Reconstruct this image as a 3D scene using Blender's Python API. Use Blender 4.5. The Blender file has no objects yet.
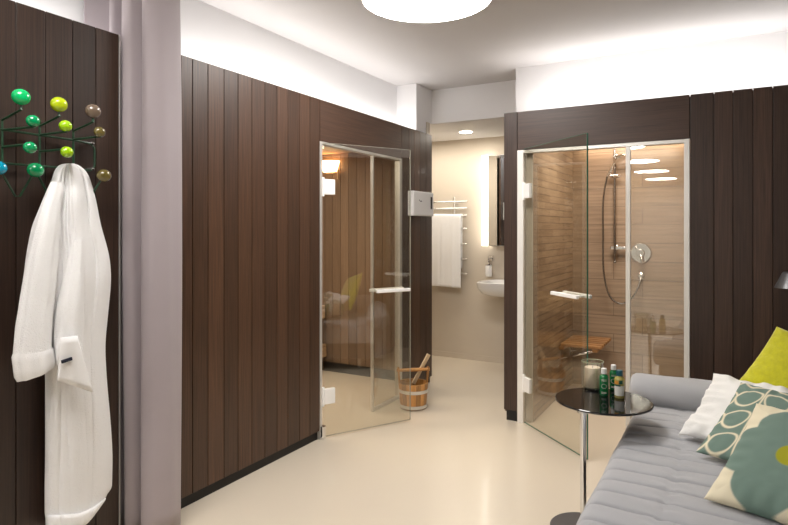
import bpy, bmesh, math, random
from mathutils import Vector, Matrix, noise
random.seed(7)
R = math.radians
F, HC = 590.0, 1.35                       # focal length in pixels, eye height
TH = math.atan2(334, 590); SN, CS = math.sin(TH), math.cos(TH)
col = bpy.context.scene.collection

# ------------------------------------------------------------- measuring helpers
def _ray(px, py):
    x = (px-394)/F
    return Vector((x*CS-SN, x*SN+CS, (230-py)/F))
def onX(px, py, X):
    d = _ray(px, py); t = X/d.x
    return Vector((X, d.y*t, HC+d.z*t))
def onY(px, py, Y):
    d = _ray(px, py); t = Y/d.y
    return Vector((d.x*t, Y, HC+d.z*t))
def Xfor(px, Yv):
    d = _ray(px, 230); return d.x*Yv/d.y

# ------------------------------------------------------------- mesh builder
class MB:
    def __init__(s):
        s.bm = bmesh.new(); s.mi = 0; s.tone = s.bm.faces.layers.float.new('tone'); s.tv = 0.5
    def _mark(s, faces):
        for f in faces:
            f.material_index = s.mi; f[s.tone] = s.tv; f.smooth = True
    def _add(s, vs, fs):
        bv = [s.bm.verts.new(v) for v in vs]; out = []
        for f in fs:
            try: out.append(s.bm.faces.new([bv[i] for i in f]))
            except ValueError: pass
        s._mark(out); return bv
    def box(s, lo, hi, bev=0.0):
        lo, hi = [min(a, b) for a, b in zip(lo, hi)], [max(a, b) for a, b in zip(lo, hi)]
        x0, y0, z0 = lo; x1, y1, z1 = hi
        vs = [(x0,y0,z0),(x1,y0,z0),(x1,y1,z0),(x0,y1,z0),(x0,y0,z1),(x1,y0,z1),(x1,y1,z1),(x0,y1,z1)]
        fs = [(3,2,1,0),(4,5,6,7),(0,1,5,4),(1,2,6,5),(2,3,7,6),(3,0,4,7)]
        before = set(s.bm.faces) if bev else None
        bv = s._add(vs, fs)
        if bev:
            es = set(e for v in bv for e in v.link_edges)
            r = bmesh.ops.bevel(s.bm, geom=list(es), offset=bev, segments=2, affect='EDGES', profile=0.5)
            s._mark([f for f in s.bm.faces if f not in before])
        for v in bv if not bev else ():
            for f in v.link_faces: f.smooth = False
        if bev:
            for f in s.bm.faces:
                if f not in before: f.smooth = False
        return s
    def obox(s, c, ax, ay, az, size, bev=0.0):
        """box about c with unit axes"""
        t = MB(); h = [v/2 for v in size]
        t.box([-a for a in h], h, bev)
        M = Matrix((ax, ay, az)).transposed().to_4x4(); M.translation = Vector(c)
        vs = [tuple(M @ v.co) for v in t.bm.verts]
        t.bm.verts.index_update()
        nv = s._add(vs, [tuple(v.index for v in f.verts) for f in t.bm.faces]); t.bm.free()
        for v in nv:
            for f in v.link_faces: f.smooth = False
        return s
    def tube(s, pts, r, seg=10, closed=False, caps=True, flat=1.0):
        pts = [Vector(p) for p in pts]; n = len(pts)
        rr = r if isinstance(r, (list, tuple)) else [r]*n
        vs = []; up = None
        for i, p in enumerate(pts):
            a = pts[(i-1) % n] if (i > 0 or closed) else p
            b = pts[(i+1) % n] if (i < n-1 or closed) else p
            d = (b-a).normalized()
            if up is None:
                up = d.orthogonal().normalized()
            up = (up - d*up.dot(d)).normalized(); sd = d.cross(up)
            for k in range(seg):
                t = 2*math.pi*k/seg
                vs.append(tuple(p + (up*math.cos(t) + sd*math.sin(t)*flat)*rr[i]))
        fs = []
        m = n if closed else n-1
        for i in range(m):
            for k in range(seg):
                j = (i+1) % n
                fs.append((i*seg+k, i*seg+(k+1) % seg, j*seg+(k+1) % seg, j*seg+k))
        if caps and not closed:
            fs.append(tuple(reversed(range(seg)))); fs.append(tuple((n-1)*seg+k for k in range(seg)))
        s._add(vs, fs); return s
    def cyl(s, a, b, r0, r1=None, seg=20):
        return s.tube([a, b], [r0, r0 if r1 is None else r1], seg)
    def lathe(s, c, prof, seg=32, axis='Z', sx=1.0, sy=1.0):
        vs = []; fs = []
        for r, h in prof:
            for k in range(seg):
                t = 2*math.pi*k/seg; a, b = r*math.cos(t)*sx, r*math.sin(t)*sy
                v = (a, b, h) if axis == 'Z' else ((h, a, b) if axis == 'X' else (b, h, a))
                vs.append((c[0]+v[0], c[1]+v[1], c[2]+v[2]))
        n = len(prof)
        for i in range(n-1):
            for k in range(seg):
                fs.append((i*seg+k, i*seg+(k+1) % seg, (i+1)*seg+(k+1) % seg, (i+1)*seg+k))
        if prof[0][0] > 1e-6: fs.append(tuple(reversed(range(seg))))
        if prof[-1][0] > 1e-6: fs.append(tuple((n-1)*seg+k for k in range(seg)))
        s._add(vs, fs)
        bmesh.ops.remove_doubles(s.bm, verts=s.bm.verts[:], dist=1e-6)
        return s
    def ball(s, c, r, sq=(1, 1, 1), seg=24):
        prof = [(max(r*math.sin(math.pi*i/14), 0), -r*math.cos(math.pi*i/14)*sq[2]) for i in range(15)]
        prof[0] = (0, prof[0][1]); prof[-1] = (0, prof[-1][1])
        return s.lathe(c, prof, seg, sx=sq[0], sy=sq[1])
    def grid(s, P, wrap=False):
        n, m = len(P), len(P[0])
        vs = [tuple(p) for row in P for p in row]; fs = []
        for i in range(n-1):
            for j in range(m if wrap else m-1):
                k = (j+1) % m
                fs.append((i*m+j, i*m+k, (i+1)*m+k, (i+1)*m+j))
        return s._add(vs, fs)
    def prism(s, poly, a, b, fn):
        """poly of 2-D points pushed from a to b; fn(u,v,w)->xyz"""
        n = len(poly)
        vs = [fn(u, v, a) for u, v in poly]+[fn(u, v, b) for u, v in poly]
        fs = [tuple(reversed(range(n))), tuple(range(n, 2*n))]+[(i, (i+1) % n, n+(i+1) % n, n+i) for i in range(n)]
        s._add(vs, fs); return s

def meta(o, label=None, cat=None, group=None, kind=None):
    if label: o['label'] = label
    if cat: o['category'] = cat
    if group: o['group'] = group
    if kind: o['kind'] = kind
    return o
def obj(name, mb, mats, parent=None, origin=(0, 0, 0), angle=35, fix=True):
    """links the builder's shape (given in world coordinates) as one mesh object"""
    off = Vector(origin)
    if parent is not None:
        off = Vector((0, 0, 0)); p = parent
        while p is not None: off += p.location; p = p.parent
    bm = mb.bm
    if fix: bmesh.ops.recalc_face_normals(bm, faces=bm.faces[:])
    bmesh.ops.translate(bm, verts=bm.verts[:], vec=-off)
    me = bpy.data.meshes.new(name); bm.to_mesh(me); bm.free()
    for m in (mats if isinstance(mats, (list, tuple)) else [mats]): me.materials.append(m)
    keep = [p.use_smooth for p in me.polygons]
    me.set_sharp_from_angle(angle=R(angle))
    me.polygons.foreach_set('use_smooth', keep)
    o = bpy.data.objects.new(name, me); col.objects.link(o)
    if parent is not None: o.parent = parent
    else: o.location = off
    return o
def thing(name, loc, label, cat, group=None, kind=None):
    o = bpy.data.objects.new(name, None); col.objects.link(o)
    o.location = loc; o.empty_display_size = 0.05
    return meta(o, label, cat, group, kind)
def structure(name, mb, mats, label, cat, **k):
    return meta(obj(name, mb, mats, **k), label, cat, kind='structure')

# ------------------------------------------------------------- materials
def newmat(name):
    m = bpy.data.materials.new(name); m.use_nodes = True
    nt = m.node_tree; return m, nt, nt.nodes['Principled BSDF']
def node(nt, typ, **kw):
    n = nt.nodes.new(typ)
    for k, v in kw.items(): setattr(n, k, v)
    return n
def simple(name, c, rough=0.5, metal=0.0, bump=0.0, bscale=60, var=0.05, vscale=6, coat=0.0, sheen=0.0, **kw):
    m, nt, b = newmat(name)
    b.inputs['Roughness'].default_value = rough; b.inputs['Metallic'].default_value = metal
    b.inputs['Coat Weight'].default_value = coat
    if sheen: b.inputs['Sheen Weight'].default_value = sheen
    tc = node(nt, 'ShaderNodeTexCoord')
    n = node(nt, 'ShaderNodeTexNoise'); n.inputs['Scale'].default_value = vscale; n.inputs['Detail'].default_value = 4
    nt.links.new(tc.outputs['Object'], n.inputs['Vector'])
    r = node(nt, 'ShaderNodeMapRange'); r.inputs[3].default_value = 1-var; r.inputs[4].default_value = 1+var
    nt.links.new(n.outputs['Fac'], r.inputs[0])
    hs = node(nt, 'ShaderNodeHueSaturation'); hs.inputs['Color'].default_value = (*c, 1)
    nt.links.new(r.outputs[0], hs.inputs['Value']); nt.links.new(hs.outputs[0], b.inputs['Base Color'])
    if bump:
        n2 = node(nt, 'ShaderNodeTexNoise'); n2.inputs['Scale'].default_value = bscale; n2.inputs['Detail'].default_value = 3
        nt.links.new(tc.outputs['Object'], n2.inputs['Vector'])
        bp = node(nt, 'ShaderNodeBump'); bp.inputs['Strength'].default_value = bump; bp.inputs['Distance'].default_value = 0.01
        nt.links.new(n2.outputs['Fac'], bp.inputs['Height']); nt.links.new(bp.outputs[0], b.inputs['Normal'])
    return m
def emit(name, c, s):
    m, nt, b = newmat(name)
    b.inputs['Base Color'].default_value = (*c, 1)
    b.inputs['Emission Color'].default_value = (*c, 1); b.inputs['Emission Strength'].default_value = s
    return m
def woodmat(name, c1, c2, scale=(170, 170, 3.0), rough=0.42, tone=0.45, bump=0.05, fine=6.0):
    """grain runs along the axis with the small scale; each board keeps a tone of its own"""
    m, nt, b = newmat(name)
    tc = node(nt, 'ShaderNodeTexCoord'); mp = node(nt, 'ShaderNodeMapping'); mp.inputs['Scale'].default_value = scale
    at = node(nt, 'ShaderNodeAttribute', attribute_name='tone', attribute_type='GEOMETRY')
    off = node(nt, 'ShaderNodeVectorMath', operation='SCALE'); off.inputs[0].default_value = (3.1, 5.7, 9.3)
    nt.links.new(at.outputs['Fac'], off.inputs['Scale'])
    ad = node(nt, 'ShaderNodeVectorMath', operation='ADD')
    nt.links.new(tc.outputs['Object'], ad.inputs[0]); nt.links.new(off.outputs[0], ad.inputs[1])
    nt.links.new(ad.outputs[0], mp.inputs['Vector'])
    n = node(nt, 'ShaderNodeTexNoise'); n.inputs['Scale'].default_value = 1.0; n.inputs['Detail'].default_value = fine
    n.inputs['Roughness'].default_value = 0.65; n.inputs['Distortion'].default_value = 0.35
    nt.links.new(mp.outputs[0], n.inputs['Vector'])
    cr = node(nt, 'ShaderNodeValToRGB'); e = cr.color_ramp.elements
    e[0].position = 0.28; e[0].color = (*c1, 1); e[1].position = 0.75; e[1].color = (*c2, 1)
    nt.links.new(n.outputs['Fac'], cr.inputs[0])
    mr = node(nt, 'ShaderNodeMapRange'); mr.inputs[3].default_value = 1-tone; mr.inputs[4].default_value = 1+tone
    nt.links.new(at.outputs['Fac'], mr.inputs[0])
    hs = node(nt, 'ShaderNodeHueSaturation'); nt.links.new(cr.outputs[0], hs.inputs['Color']); nt.links.new(mr.outputs[0], hs.inputs['Value'])
    nt.links.new(hs.outputs[0], b.inputs['Base Color']); b.inputs['Roughness'].default_value = rough
    bp = node(nt, 'ShaderNodeBump'); bp.inputs['Strength'].default_value = bump; bp.inputs['Distance'].default_value = 0.004
    nt.links.new(n.outputs['Fac'], bp.inputs['Height']); nt.links.new(bp.outputs[0], b.inputs['Normal'])
    return m
def glassmat(name, tint=(0.97, 0.985, 0.97), f0=0.045, gain=1.0):
    """thin architectural glass: clear plus mirror by Schlick's law on the facing angle"""
    m = bpy.data.materials.new(name); m.use_nodes = True; nt = m.node_tree; nt.nodes.clear()
    out = node(nt, 'ShaderNodeOutputMaterial'); mix = node(nt, 'ShaderNodeMixShader')
    tr = node(nt, 'ShaderNodeBsdfTransparent'); tr.inputs[0].default_value = (*tint, 1)
    gl = node(nt, 'ShaderNodeBsdfGlossy'); gl.inputs['Roughness'].default_value = 0.0
    ge = node(nt, 'ShaderNodeNewGeometry'); dt = node(nt, 'ShaderNodeVectorMath', operation='DOT_PRODUCT')
    nt.links.new(ge.outputs['Normal'], dt.inputs[0]); nt.links.new(ge.outputs['Incoming'], dt.inputs[1])
    def mth(op, a, b=None):
        k = node(nt, 'ShaderNodeMath', operation=op)
        for i, v in enumerate((a, b)):
            if v is None: continue
            if isinstance(v, (int, float)): k.inputs[i].default_value = v
            else: nt.links.new(v, k.inputs[i])
        return k.outputs[0]
    c = mth('ABSOLUTE', dt.outputs['Value']); c = mth('SUBTRACT', 1.0, c); c = mth('POWER', c, 5.0)
    c = mth('MULTIPLY', c, 1-f0); c = mth('ADD', c, f0); c = mth('MULTIPLY', c, gain); c = mth('MINIMUM', c, 1.0)
    nt.links.new(c, mix.inputs[0]); nt.links.new(tr.outputs[0], mix.inputs[1]); nt.links.new(gl.outputs[0], mix.inputs[2])
    nt.links.new(mix.outputs[0], out.inputs['Surface']); return m
def tilemat(name, cols, mortar, axes, bw, bh, off=0.5, rough=0.22, msize=0.003):
    m, nt, b = newmat(name)
    tc = node(nt, 'ShaderNodeTexCoord'); sp = node(nt, 'ShaderNodeSeparateXYZ'); cb = node(nt, 'ShaderNodeCombineXYZ')
    nt.links.new(tc.outputs['Object'], sp.inputs[0])
    nt.links.new(sp.outputs[axes[0]], cb.inputs[0]); nt.links.new(sp.outputs[axes[1]], cb.inputs[1])
    br = node(nt, 'ShaderNodeTexBrick'); br.offset = off
    br.inputs['Scale'].default_value = 1; br.inputs['Brick Width'].default_value = bw; br.inputs['Row Height'].default_value = bh
    br.inputs['Mortar Size'].default_value = msize; br.inputs['Mortar Smooth'].default_value = 0.2
    br.inputs['Color1'].default_value = (*cols[0], 1); br.inputs['Color2'].default_value = (*cols[1], 1); br.inputs['Mortar'].default_value = (*mortar, 1)
    nt.links.new(cb.outputs[0], br.inputs['Vector'])
    mp = node(nt, 'ShaderNodeMapping'); mp.inputs['Scale'].default_value = (1.6, 34, 1)
    nt.links.new(cb.outputs[0], mp.inputs['Vector'])
    n = node(nt, 'ShaderNodeTexNoise'); n.inputs['Scale'].default_value = 1.4; n.inputs['Detail'].default_value = 6; n.inputs['Distortion'].default_value = 0.5
    nt.links.new(mp.outputs[0], n.inputs['Vector'])
    mr = node(nt, 'ShaderNodeMapRange'); mr.inputs[1].default_value = 0.3; mr.inputs[2].default_value = 0.72
    mr.inputs[3].default_value = 0.78; mr.inputs[4].default_value = 1.14
    nt.links.new(n.outputs['Fac'], mr.inputs[0])
    hs = node(nt, 'ShaderNodeHueSaturation'); nt.links.new(br.outputs['Color'], hs.inputs['Color']); nt.links.new(mr.outputs[0], hs.inputs['Value'])
    nt.links.new(hs.outputs[0], b.inputs['Base Color']); b.inputs['Roughness'].default_value = rough
    bp = node(nt, 'ShaderNodeBump'); bp.inputs['Strength'].default_value = 0.25; bp.inputs['Distance'].default_value = 0.003; bp.invert = True
    nt.links.new(br.outputs['Fac'], bp.inputs['Height']); nt.links.new(bp.outputs[0], b.inputs['Normal'])
    return m
def attrmat(name, rough=0.85, bump=0.15, bscale=400):
    m, nt, b = newmat(name)
    at = node(nt, 'ShaderNodeAttribute', attribute_name='pattern', attribute_type='GEOMETRY')
    nt.links.new(at.outputs['Color'], b.inputs['Base Color']); b.inputs['Roughness'].default_value = rough
    tc = node(nt, 'ShaderNodeTexCoord'); n2 = node(nt, 'ShaderNodeTexNoise'); n2.inputs['Scale'].default_value = bscale
    nt.links.new(tc.outputs['Object'], n2.inputs['Vector'])
    bp = node(nt, 'ShaderNodeBump'); bp.inputs['Strength'].default_value = bump; bp.inputs['Distance'].default_value = 0.002
    nt.links.new(n2.outputs['Fac'], bp.inputs['Height']); nt.links.new(bp.outputs[0], b.inputs['Normal'])
    return m

M = {}
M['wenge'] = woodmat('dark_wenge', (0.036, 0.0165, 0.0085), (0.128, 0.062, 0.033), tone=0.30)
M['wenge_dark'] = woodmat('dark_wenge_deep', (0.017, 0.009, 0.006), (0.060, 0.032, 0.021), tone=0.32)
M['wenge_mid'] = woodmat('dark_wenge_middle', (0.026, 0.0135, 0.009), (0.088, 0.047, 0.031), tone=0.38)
M['wenge_x'] = woodmat('dark_wenge_cross', (0.042, 0.020, 0.0115), (0.105, 0.052, 0.030), scale=(170, 3, 170), tone=0.2)
M['wenge_xx'] = woodmat('dark_wenge_cross_x', (0.032, 0.0165, 0.011), (0.085, 0.044, 0.028), scale=(3, 170, 170), tone=0.2)
M['groove'] = simple('groove_shadow_board', (0.006, 0.004, 0.003), 0.9)
M['plinth'] = simple('plinth', (0.012, 0.010, 0.009), 0.6)
M['sauna'] = woodmat('sauna_panel', (0.19, 0.125, 0.082), (0.31, 0.215, 0.145), tone=0.22, rough=0.55)
M['pale'] = woodmat('pale_wood', (0.50, 0.34, 0.19), (0.70, 0.52, 0.32), scale=(60, 2, 60), tone=0.15, rough=0.5)
M['pale_z'] = woodmat('pale_wood_upright', (0.50, 0.34, 0.19), (0.70, 0.52, 0.32), scale=(60, 60, 2), tone=0.15, rough=0.5)
M['teak'] = woodmat('oiled_teak', (0.19, 0.085, 0.025), (0.40, 0.20, 0.07), scale=(3, 60, 60), tone=0.2, rough=0.4)
M['pine'] = woodmat('bucket_pine', (0.36, 0.16, 0.045), (0.62, 0.33, 0.11), scale=(50, 50, 4), tone=0.35, rough=0.35)
M['birch'] = woodmat('pale_birch', (0.60, 0.44, 0.27), (0.80, 0.64, 0.43), scale=(60, 60, 6), tone=0.1)
M['white'] = simple('white_plaster', (0.80, 0.79, 0.79), 0.8, var=0.015)
M['ceiling'] = simple('ceiling_paint', (0.60, 0.58, 0.575), 0.85, var=0.015)
M['beige'] = simple('beige_render', (0.60, 0.53, 0.44), 0.6, var=0.03)
M['floor'] = simple('poured_floor', (0.74, 0.655, 0.53), 0.26, var=0.03, vscale=1.2, coat=0.25)
M['chrome'] = simple('chrome', (0.82, 0.82, 0.82), 0.12, 1.0, var=0.01)
M['alu'] = simple('satin_aluminium', (0.78, 0.76, 0.72), 0.35, 0.6, var=0.02)
M['alu_pale'] = simple('pale_aluminium', (0.86, 0.84, 0.80), 0.4, 0.15, var=0.02)
M['white_metal'] = simple('white_metal', (0.93, 0.925, 0.91), 0.35, 0.0, var=0.01)
M['porcelain'] = simple('porcelain', (0.86, 0.85, 0.83), 0.12, var=0.01, coat=0.5)
M['terry'] = simple('white_terry', (0.90, 0.895, 0.89), 0.95, bump=0.55, bscale=230, var=0.03, sheen=0.15)
M['terry_cuff'] = simple('white_terry_band', (0.91, 0.905, 0.90), 0.95, bump=0.3, bscale=330, var=0.02, sheen=0.15)
M['navy'] = simple('navy_tag', (0.01, 0.013, 0.03), 0.6)
M['curtain'] = simple('curtain_cloth', (0.385, 0.335, 0.35), 0.65, bump=0.1, bscale=500, var=0.04, sheen=0.25)
M['wire'] = simple('green_wire', (0.012, 0.05, 0.022), 0.35)
M['glass'] = glassmat('clear_glass')
M['glass_door'] = glassmat('door_glass', (0.955, 0.95, 0.91), 0.055, 2.0)
M['glass_edge'] = simple('green_glass_edge', (0.05, 0.16, 0.11), 0.1)
M['glass_edge_pale'] = simple('pale_glass_edge', (0.36, 0.36, 0.31), 0.15)
M['mirror'] = simple('mirror', (0.9, 0.9, 0.9), 0.01, 1.0, var=0.0)
M['tile_back'] = tilemat('travertine_back', ((0.35, 0.255, 0.175), (0.29, 0.205, 0.138)), (0.2, 0.145, 0.10), (0, 2), 0.62, 0.155, 0.37)
M['tile_side'] = tilemat('travertine_side', ((0.35, 0.255, 0.17), (0.25, 0.175, 0.115)), (0.17, 0.12, 0.085), (1, 2), 0.22, 0.052, 0.43)
M['sofa'] = simple('grey_quilt', (0.42, 0.425, 0.445), 0.9, bump=0.25, bscale=420, var=0.07, vscale=9, sheen=0.2)
M['sofa_dark'] = simple('charcoal_base', (0.06, 0.06, 0.065), 0.8)
M['black_glass'] = simple('black_lacquer', (0.006, 0.006, 0.007), 0.07, coat=0.0, var=0.0)
M['candle'] = simple('candle_wax', (0.86, 0.70, 0.56), 0.55, var=0.05, vscale=25)
M['candle_glass'] = glassmat('tinted_candle_glass', (0.955, 0.965, 0.93), 0.07, 1.8)
M['green_glass'] = simple('green_bottle', (0.004, 0.16, 0.045), 0.08, coat=0.6, var=0.2, vscale=30)
M['lid_white'] = simple('white_cap', (0.85, 0.85, 0.83), 0.3)
M['lid_teal'] = simple('teal_cap', (0.005, 0.09, 0.12), 0.3)
M['liquid'] = simple('amber_gel', (0.42, 0.36, 0.10), 0.15, var=0.15, vscale=40, coat=0.5)
M['label_white'] = simple('label_paper', (0.80, 0.80, 0.74), 0.5)
M['label_dark'] = simple('label_ink', (0.01, 0.08, 0.045), 0.5)
M['label_orange'] = simple('label_fruit', (0.62, 0.26, 0.03), 0.5)
M['lamp_grey'] = simple('lamp_grey', (0.12, 0.12, 0.125), 0.35, 0.5)
M['velvet'] = simple('chartreuse_velvet', (0.58, 0.56, 0.004), 0.8, bump=0.3, bscale=90, var=0.22, vscale=45, sheen=0.5)
M['linen'] = simple('white_linen', (0.86, 0.855, 0.83), 0.95, bump=0.3, bscale=160, var=0.02)
M['print'] = attrmat('printed_cotton')
M['emit_ceiling'] = emit('ceiling_diffuser', (1.0, 0.965, 0.93), 17.0)
M['emit_far'] = emit('ceiling_diffuser_far', (1.0, 0.965, 0.93), 15.0)
M['emit_mirror'] = emit('mirror_light', (1.0, 0.95, 0.85), 2.2)
M['emit_sauna'] = emit('sauna_lamp_glow', (1.0, 0.66, 0.34), 5.5)
M['emit_bath'] = emit('bath_downlight', (1.0, 0.92, 0.8), 12.0)
M['black'] = simple('black_plastic', (0.01, 0.01, 0.011), 0.4)

XL, YS = -2.285, 4.03           # faces of the left panelling and of the shower front
ZT, ZC = 2.192, 2.60            # top of panelling, ceiling

# ------------------------------------------------------------- boards
def boardsY(b, seams, z0, z1, X, face=1, th=0.018, tones=None, gap=0.0035):
    for i in range(len(seams)-1):
        b.tv = tones[i % len(tones)] if tones else random.random()
        b.box((X-face*th, seams[i]+gap/2, z0), (X, seams[i+1]-gap/2, z1), 0.0015)
def boardsX(b, seams, z0, z1, Y, face=-1, th=0.018, tones=None, gap=0.0035):
    for i in range(len(seams)-1):
        b.tv = tones[i % len(tones)] if tones else random.random()
        b.box((seams[i]+gap/2, Y-face*th, z0), (seams[i+1]-gap/2, Y, z1), 0.0015)

# ---- floor and ceiling
structure('floor', MB().box((-4.6, -9.2, -0.1), (1.0, 6.0, 0)), M['floor'],
          'glossy cream poured floor running through room, sauna and bathroom', 'floor')
structure('ceiling', MB().box((-4.6, -9.2, ZC), (1.0, 6.0, ZC+0.1)), M['ceiling'], 'plain pale grey main ceiling', 'ceiling')

# ---- left panelling in front of the sauna
b = MB()
b.mi = 0; boardsY(b, [1.961, 2.031, 2.13, 2.239, 2.34, 2.446, 2.551, 2.654, 2.752, 2.862, 2.965, 3.068], 0.058, ZT, XL)
boardsY(b, [4.165, 4.287, 4.38, 4.486, 4.601, 4.721], 0.058, ZT, XL)
b.mi = 1; b.tv = 0.45; b.box((XL-0.018, 3.072, 1.922), (XL, 4.162, ZT), 0.0015)
b.mi = 2; b.box((XL-0.045, 1.961, 0.0), (XL-0.019, 3.068, ZT-0.004)); b.box((XL-0.045, 4.165, 0.0), (XL-0.019, 4.715, ZT-0.004))
b.box((XL-0.045, 3.068, 1.93), (XL-0.019, 4.165, ZT-0.004))
structure('wall_left', b, [M['wenge'], M['wenge_x'], M['plinth']],
          'dark brown vertical plank panelling around the sauna doorway', 'wall')
# box of the sauna: outer ends, roof
b = MB()
b.box((-4.25, 4.66, 0), (XL-0.019, 4.715, 2.30)); b.box((-4.25, 1.965, 0), (XL-0.046, 2.02, 2.12)); b.box((-4.3, 1.965, 0), (-4.25, 4.715, 2.12))
b.box((-4.25, 1.965, 2.12), (XL-0.046, 4.66, 2.135))
structure('wall_sauna', b, M['beige'], 'plain outer shell of the sauna cabin behind the planks', 'wall')
# lining
b = MB(); ys = [-4.21+0.092*i for i in range(21)]+[XL-0.05]
boardsX(b, ys, 0.075, 2.10, 4.62, -1, 0.016)
b.mi = 1; b.box((-4.21, 4.637, 0), (XL-0.05, 4.659, 2.1)); b.mi = 2; b.box((-4.21, 4.606, 0), (XL-0.05, 4.62, 0.085))
structure('wall_sauna_end', b, [M['sauna'], M['groove'], M['plinth']], 'brown plank lining on the far end of the sauna above a dark skirting', 'wall')
b = MB(); boardsY(b, [2.05+0.0988*i for i in range(27)], 0.0, 2.10, -4.21, 1, 0.016)
b.mi = 1; b.box((-4.249, 2.05, 0), (-4.228, 4.60, 2.1))
structure('wall_sauna_rear', b, [M['sauna'], M['groove']], 'brown plank lining behind the sauna benches', 'wall')
b = MB(); boardsX(b, ys, 0.0, 2.10, 2.05, 1, 0.016); b.mi = 1; b.box((-4.21, 2.021, 0), (XL-0.05, 2.032, 2.1))
structure('wall_sauna_near', b, [M['sauna'], M['groove']], 'brown plank lining on the near end of the sauna', 'wall')
b = MB(); b.box((XL-0.075, 2.05, 0), (XL-0.047, 3.05, 2.10)); b.box((XL-0.075, 4.185, 0), (XL-0.047, 4.60, 2.10)); b.box((XL-0.075, 3.05, 1.93), (XL-0.047, 4.185, 2.10))
structure('wall_sauna_front', b, M['pale_z'], 'pale wood lining around the inside of the sauna doorway', 'wall')
b = MB()
for i in range(19):
    b.tv = random.random(); b.box((-4.20+0.1*i, 2.052, 2.075), (-4.105+0.1*i, 4.60, 2.10), 0.001)
structure('ceiling_sauna', b, M['pale'], 'pale wood slat ceiling inside the sauna', 'ceiling')

# ---- upper white walls
b = MB()
b.box((-4.3, -9.0, 2.14), (-2.504, 4.47, ZC)); b.box((-4.3, 4.47, 2.3), (-2.312, 4.77, ZC)); b.box((-2.504, 4.47, 2.14), (-2.312, 4.655, 2.3))
structure('wall_upper_left', b, M['white'], 'white upper wall over the left planks, washed by hidden light', 'wall')
b = MB(); b.box((-2.60, -9.0, 0), (-2.504, 1.955, 2.14))
structure('wall_behind_panel', b, M['white'], 'white wall behind the coat hook panelling and curtain', 'wall')
b = MB(); b.box((-4.3, 4.77, 2.30), (-1.384, 4.87, ZC))
structure('wall_bulkhead', b, M['white'], 'white bulkhead over the passage to the bathroom', 'wall')
b = MB(); b.box((-1.43, 4.44, 2.19), (0.9, 4.87, ZC))
structure('wall_upper_back', b, M['white'], 'white upper wall over the shower front, washed by hidden light', 'wall')

# ---- coat hook panel
b = MB(); sm = [1.63, 1.523, 1.423, 1.315, 1.207]
while sm[-1] > -2.5: sm.append(sm[-1]-0.105)
boardsY(b, sorted(sm), 0.058, ZT, XL); y0 = min(sm)
b.mi = 1; b.box((XL-0.04, y0, 0.0), (XL-0.019, 1.626, ZT-0.004))
b.mi = 2; b.box((XL-0.042, 1.6305, 0.0), (XL+0.002, 1.634, ZT))
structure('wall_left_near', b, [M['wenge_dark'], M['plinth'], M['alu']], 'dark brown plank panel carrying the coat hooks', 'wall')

# ---- shower front
b = MB()
b.mi = 0; b.tv = .35; b.box((-1.384, YS, 0.078), (-1.289, YS+0.018, ZT-0.014), 0.0015)
boardsX(b, [-0.202, -0.073, 0.026, 0.127, 0.225, 0.322, 0.42, 0.52, 0.62], 0.078, ZT-0.014, YS, -1, tones=[.18, .62, .30, .85, .25, .6, .4, .7])
b.mi = 1; b.tv = .5; b.box((-1.286, YS, 1.91), (-0.205, YS+0.018, ZT-0.014), 0.0015)
b.mi = 2; b.box((-1.372, YS+0.019, 0), (-1.291, YS+0.05, 2.17)); b.box((-0.202, YS+0.019, 0), (0.62, YS+0.05, 2.17)); b.box((-1.291, YS+0.019, 1.915), (-0.202, YS+0.05, 2.17))
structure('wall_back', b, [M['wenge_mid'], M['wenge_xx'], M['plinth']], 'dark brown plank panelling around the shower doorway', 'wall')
b = MB(); boardsY(b, [YS+0.02+0.105*i for i in range(17)], 0.06, 2.17, -1.384, -1)
b.mi = 1; b.box((-1.365, 4.10, 0), (-1.345, 5.73, 2.17))
structure('wall_passage', b, [M['wenge'], M['plinth']], 'dark plank end wall of the shower cabin beside the passage', 'wall')
structure('trim_2', MB().box((-1.344, 4.081, 0), (-1.19, 4.0845, 2.10)), M['beige'], 'narrow beige reveal at the left of the shower doorway', 'trim')
b = MB(); b.box((-1.344, 4.085, 0), (-1.19, 5.36, 2.10))
structure('wall_shower_left', b, M['tile_side'], 'brown small-tile side wall inside the shower', 'wall')
structure('wall_shower_back', MB().box((-1.19, 5.30, 0), (-0.10, 5.36, 2.10)), M['tile_back'], 'brown travertine tiled back wall of the shower', 'wall')
structure('wall_shower_right', MB().box((-0.15, YS+0.052, 0), (-0.05, 5.30, 2.10)), M['tile_side'], 'tiled right wall of the shower', 'wall')
structure('ceiling_shower', MB().box((-1.344, YS+0.052, 2.10), (-0.05, 5.36, 2.13)), M['beige'], 'shower ceiling', 'ceiling')

structure('wall_upper_passage', MB().box((-1.384, 4.445, 2.175), (-1.30, 5.84, 2.299)), M['white'], 'white wall strip above the passage end wall', 'wall')
# ---- right and rear walls
b = MB(); sm = [4.025-0.104*i for i in range(124)]; boardsY(b, sorted(sm), 0.0, ZT-0.014, 0.62, -1)
b.mi = 1; b.box((0.64, -9, 0), (0.70, YS+0.05, 2.17)); b.mi = 2; b.box((0.62, -9, 2.18), (0.70, 4.44, ZC))
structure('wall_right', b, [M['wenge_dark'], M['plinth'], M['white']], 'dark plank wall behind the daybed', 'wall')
structure('wall_rear', MB().box((-2.6, -9.1, 0), (0.7, -9.0, ZC)), M['white'], 'white wall at the far end behind the viewer', 'wall')

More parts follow.
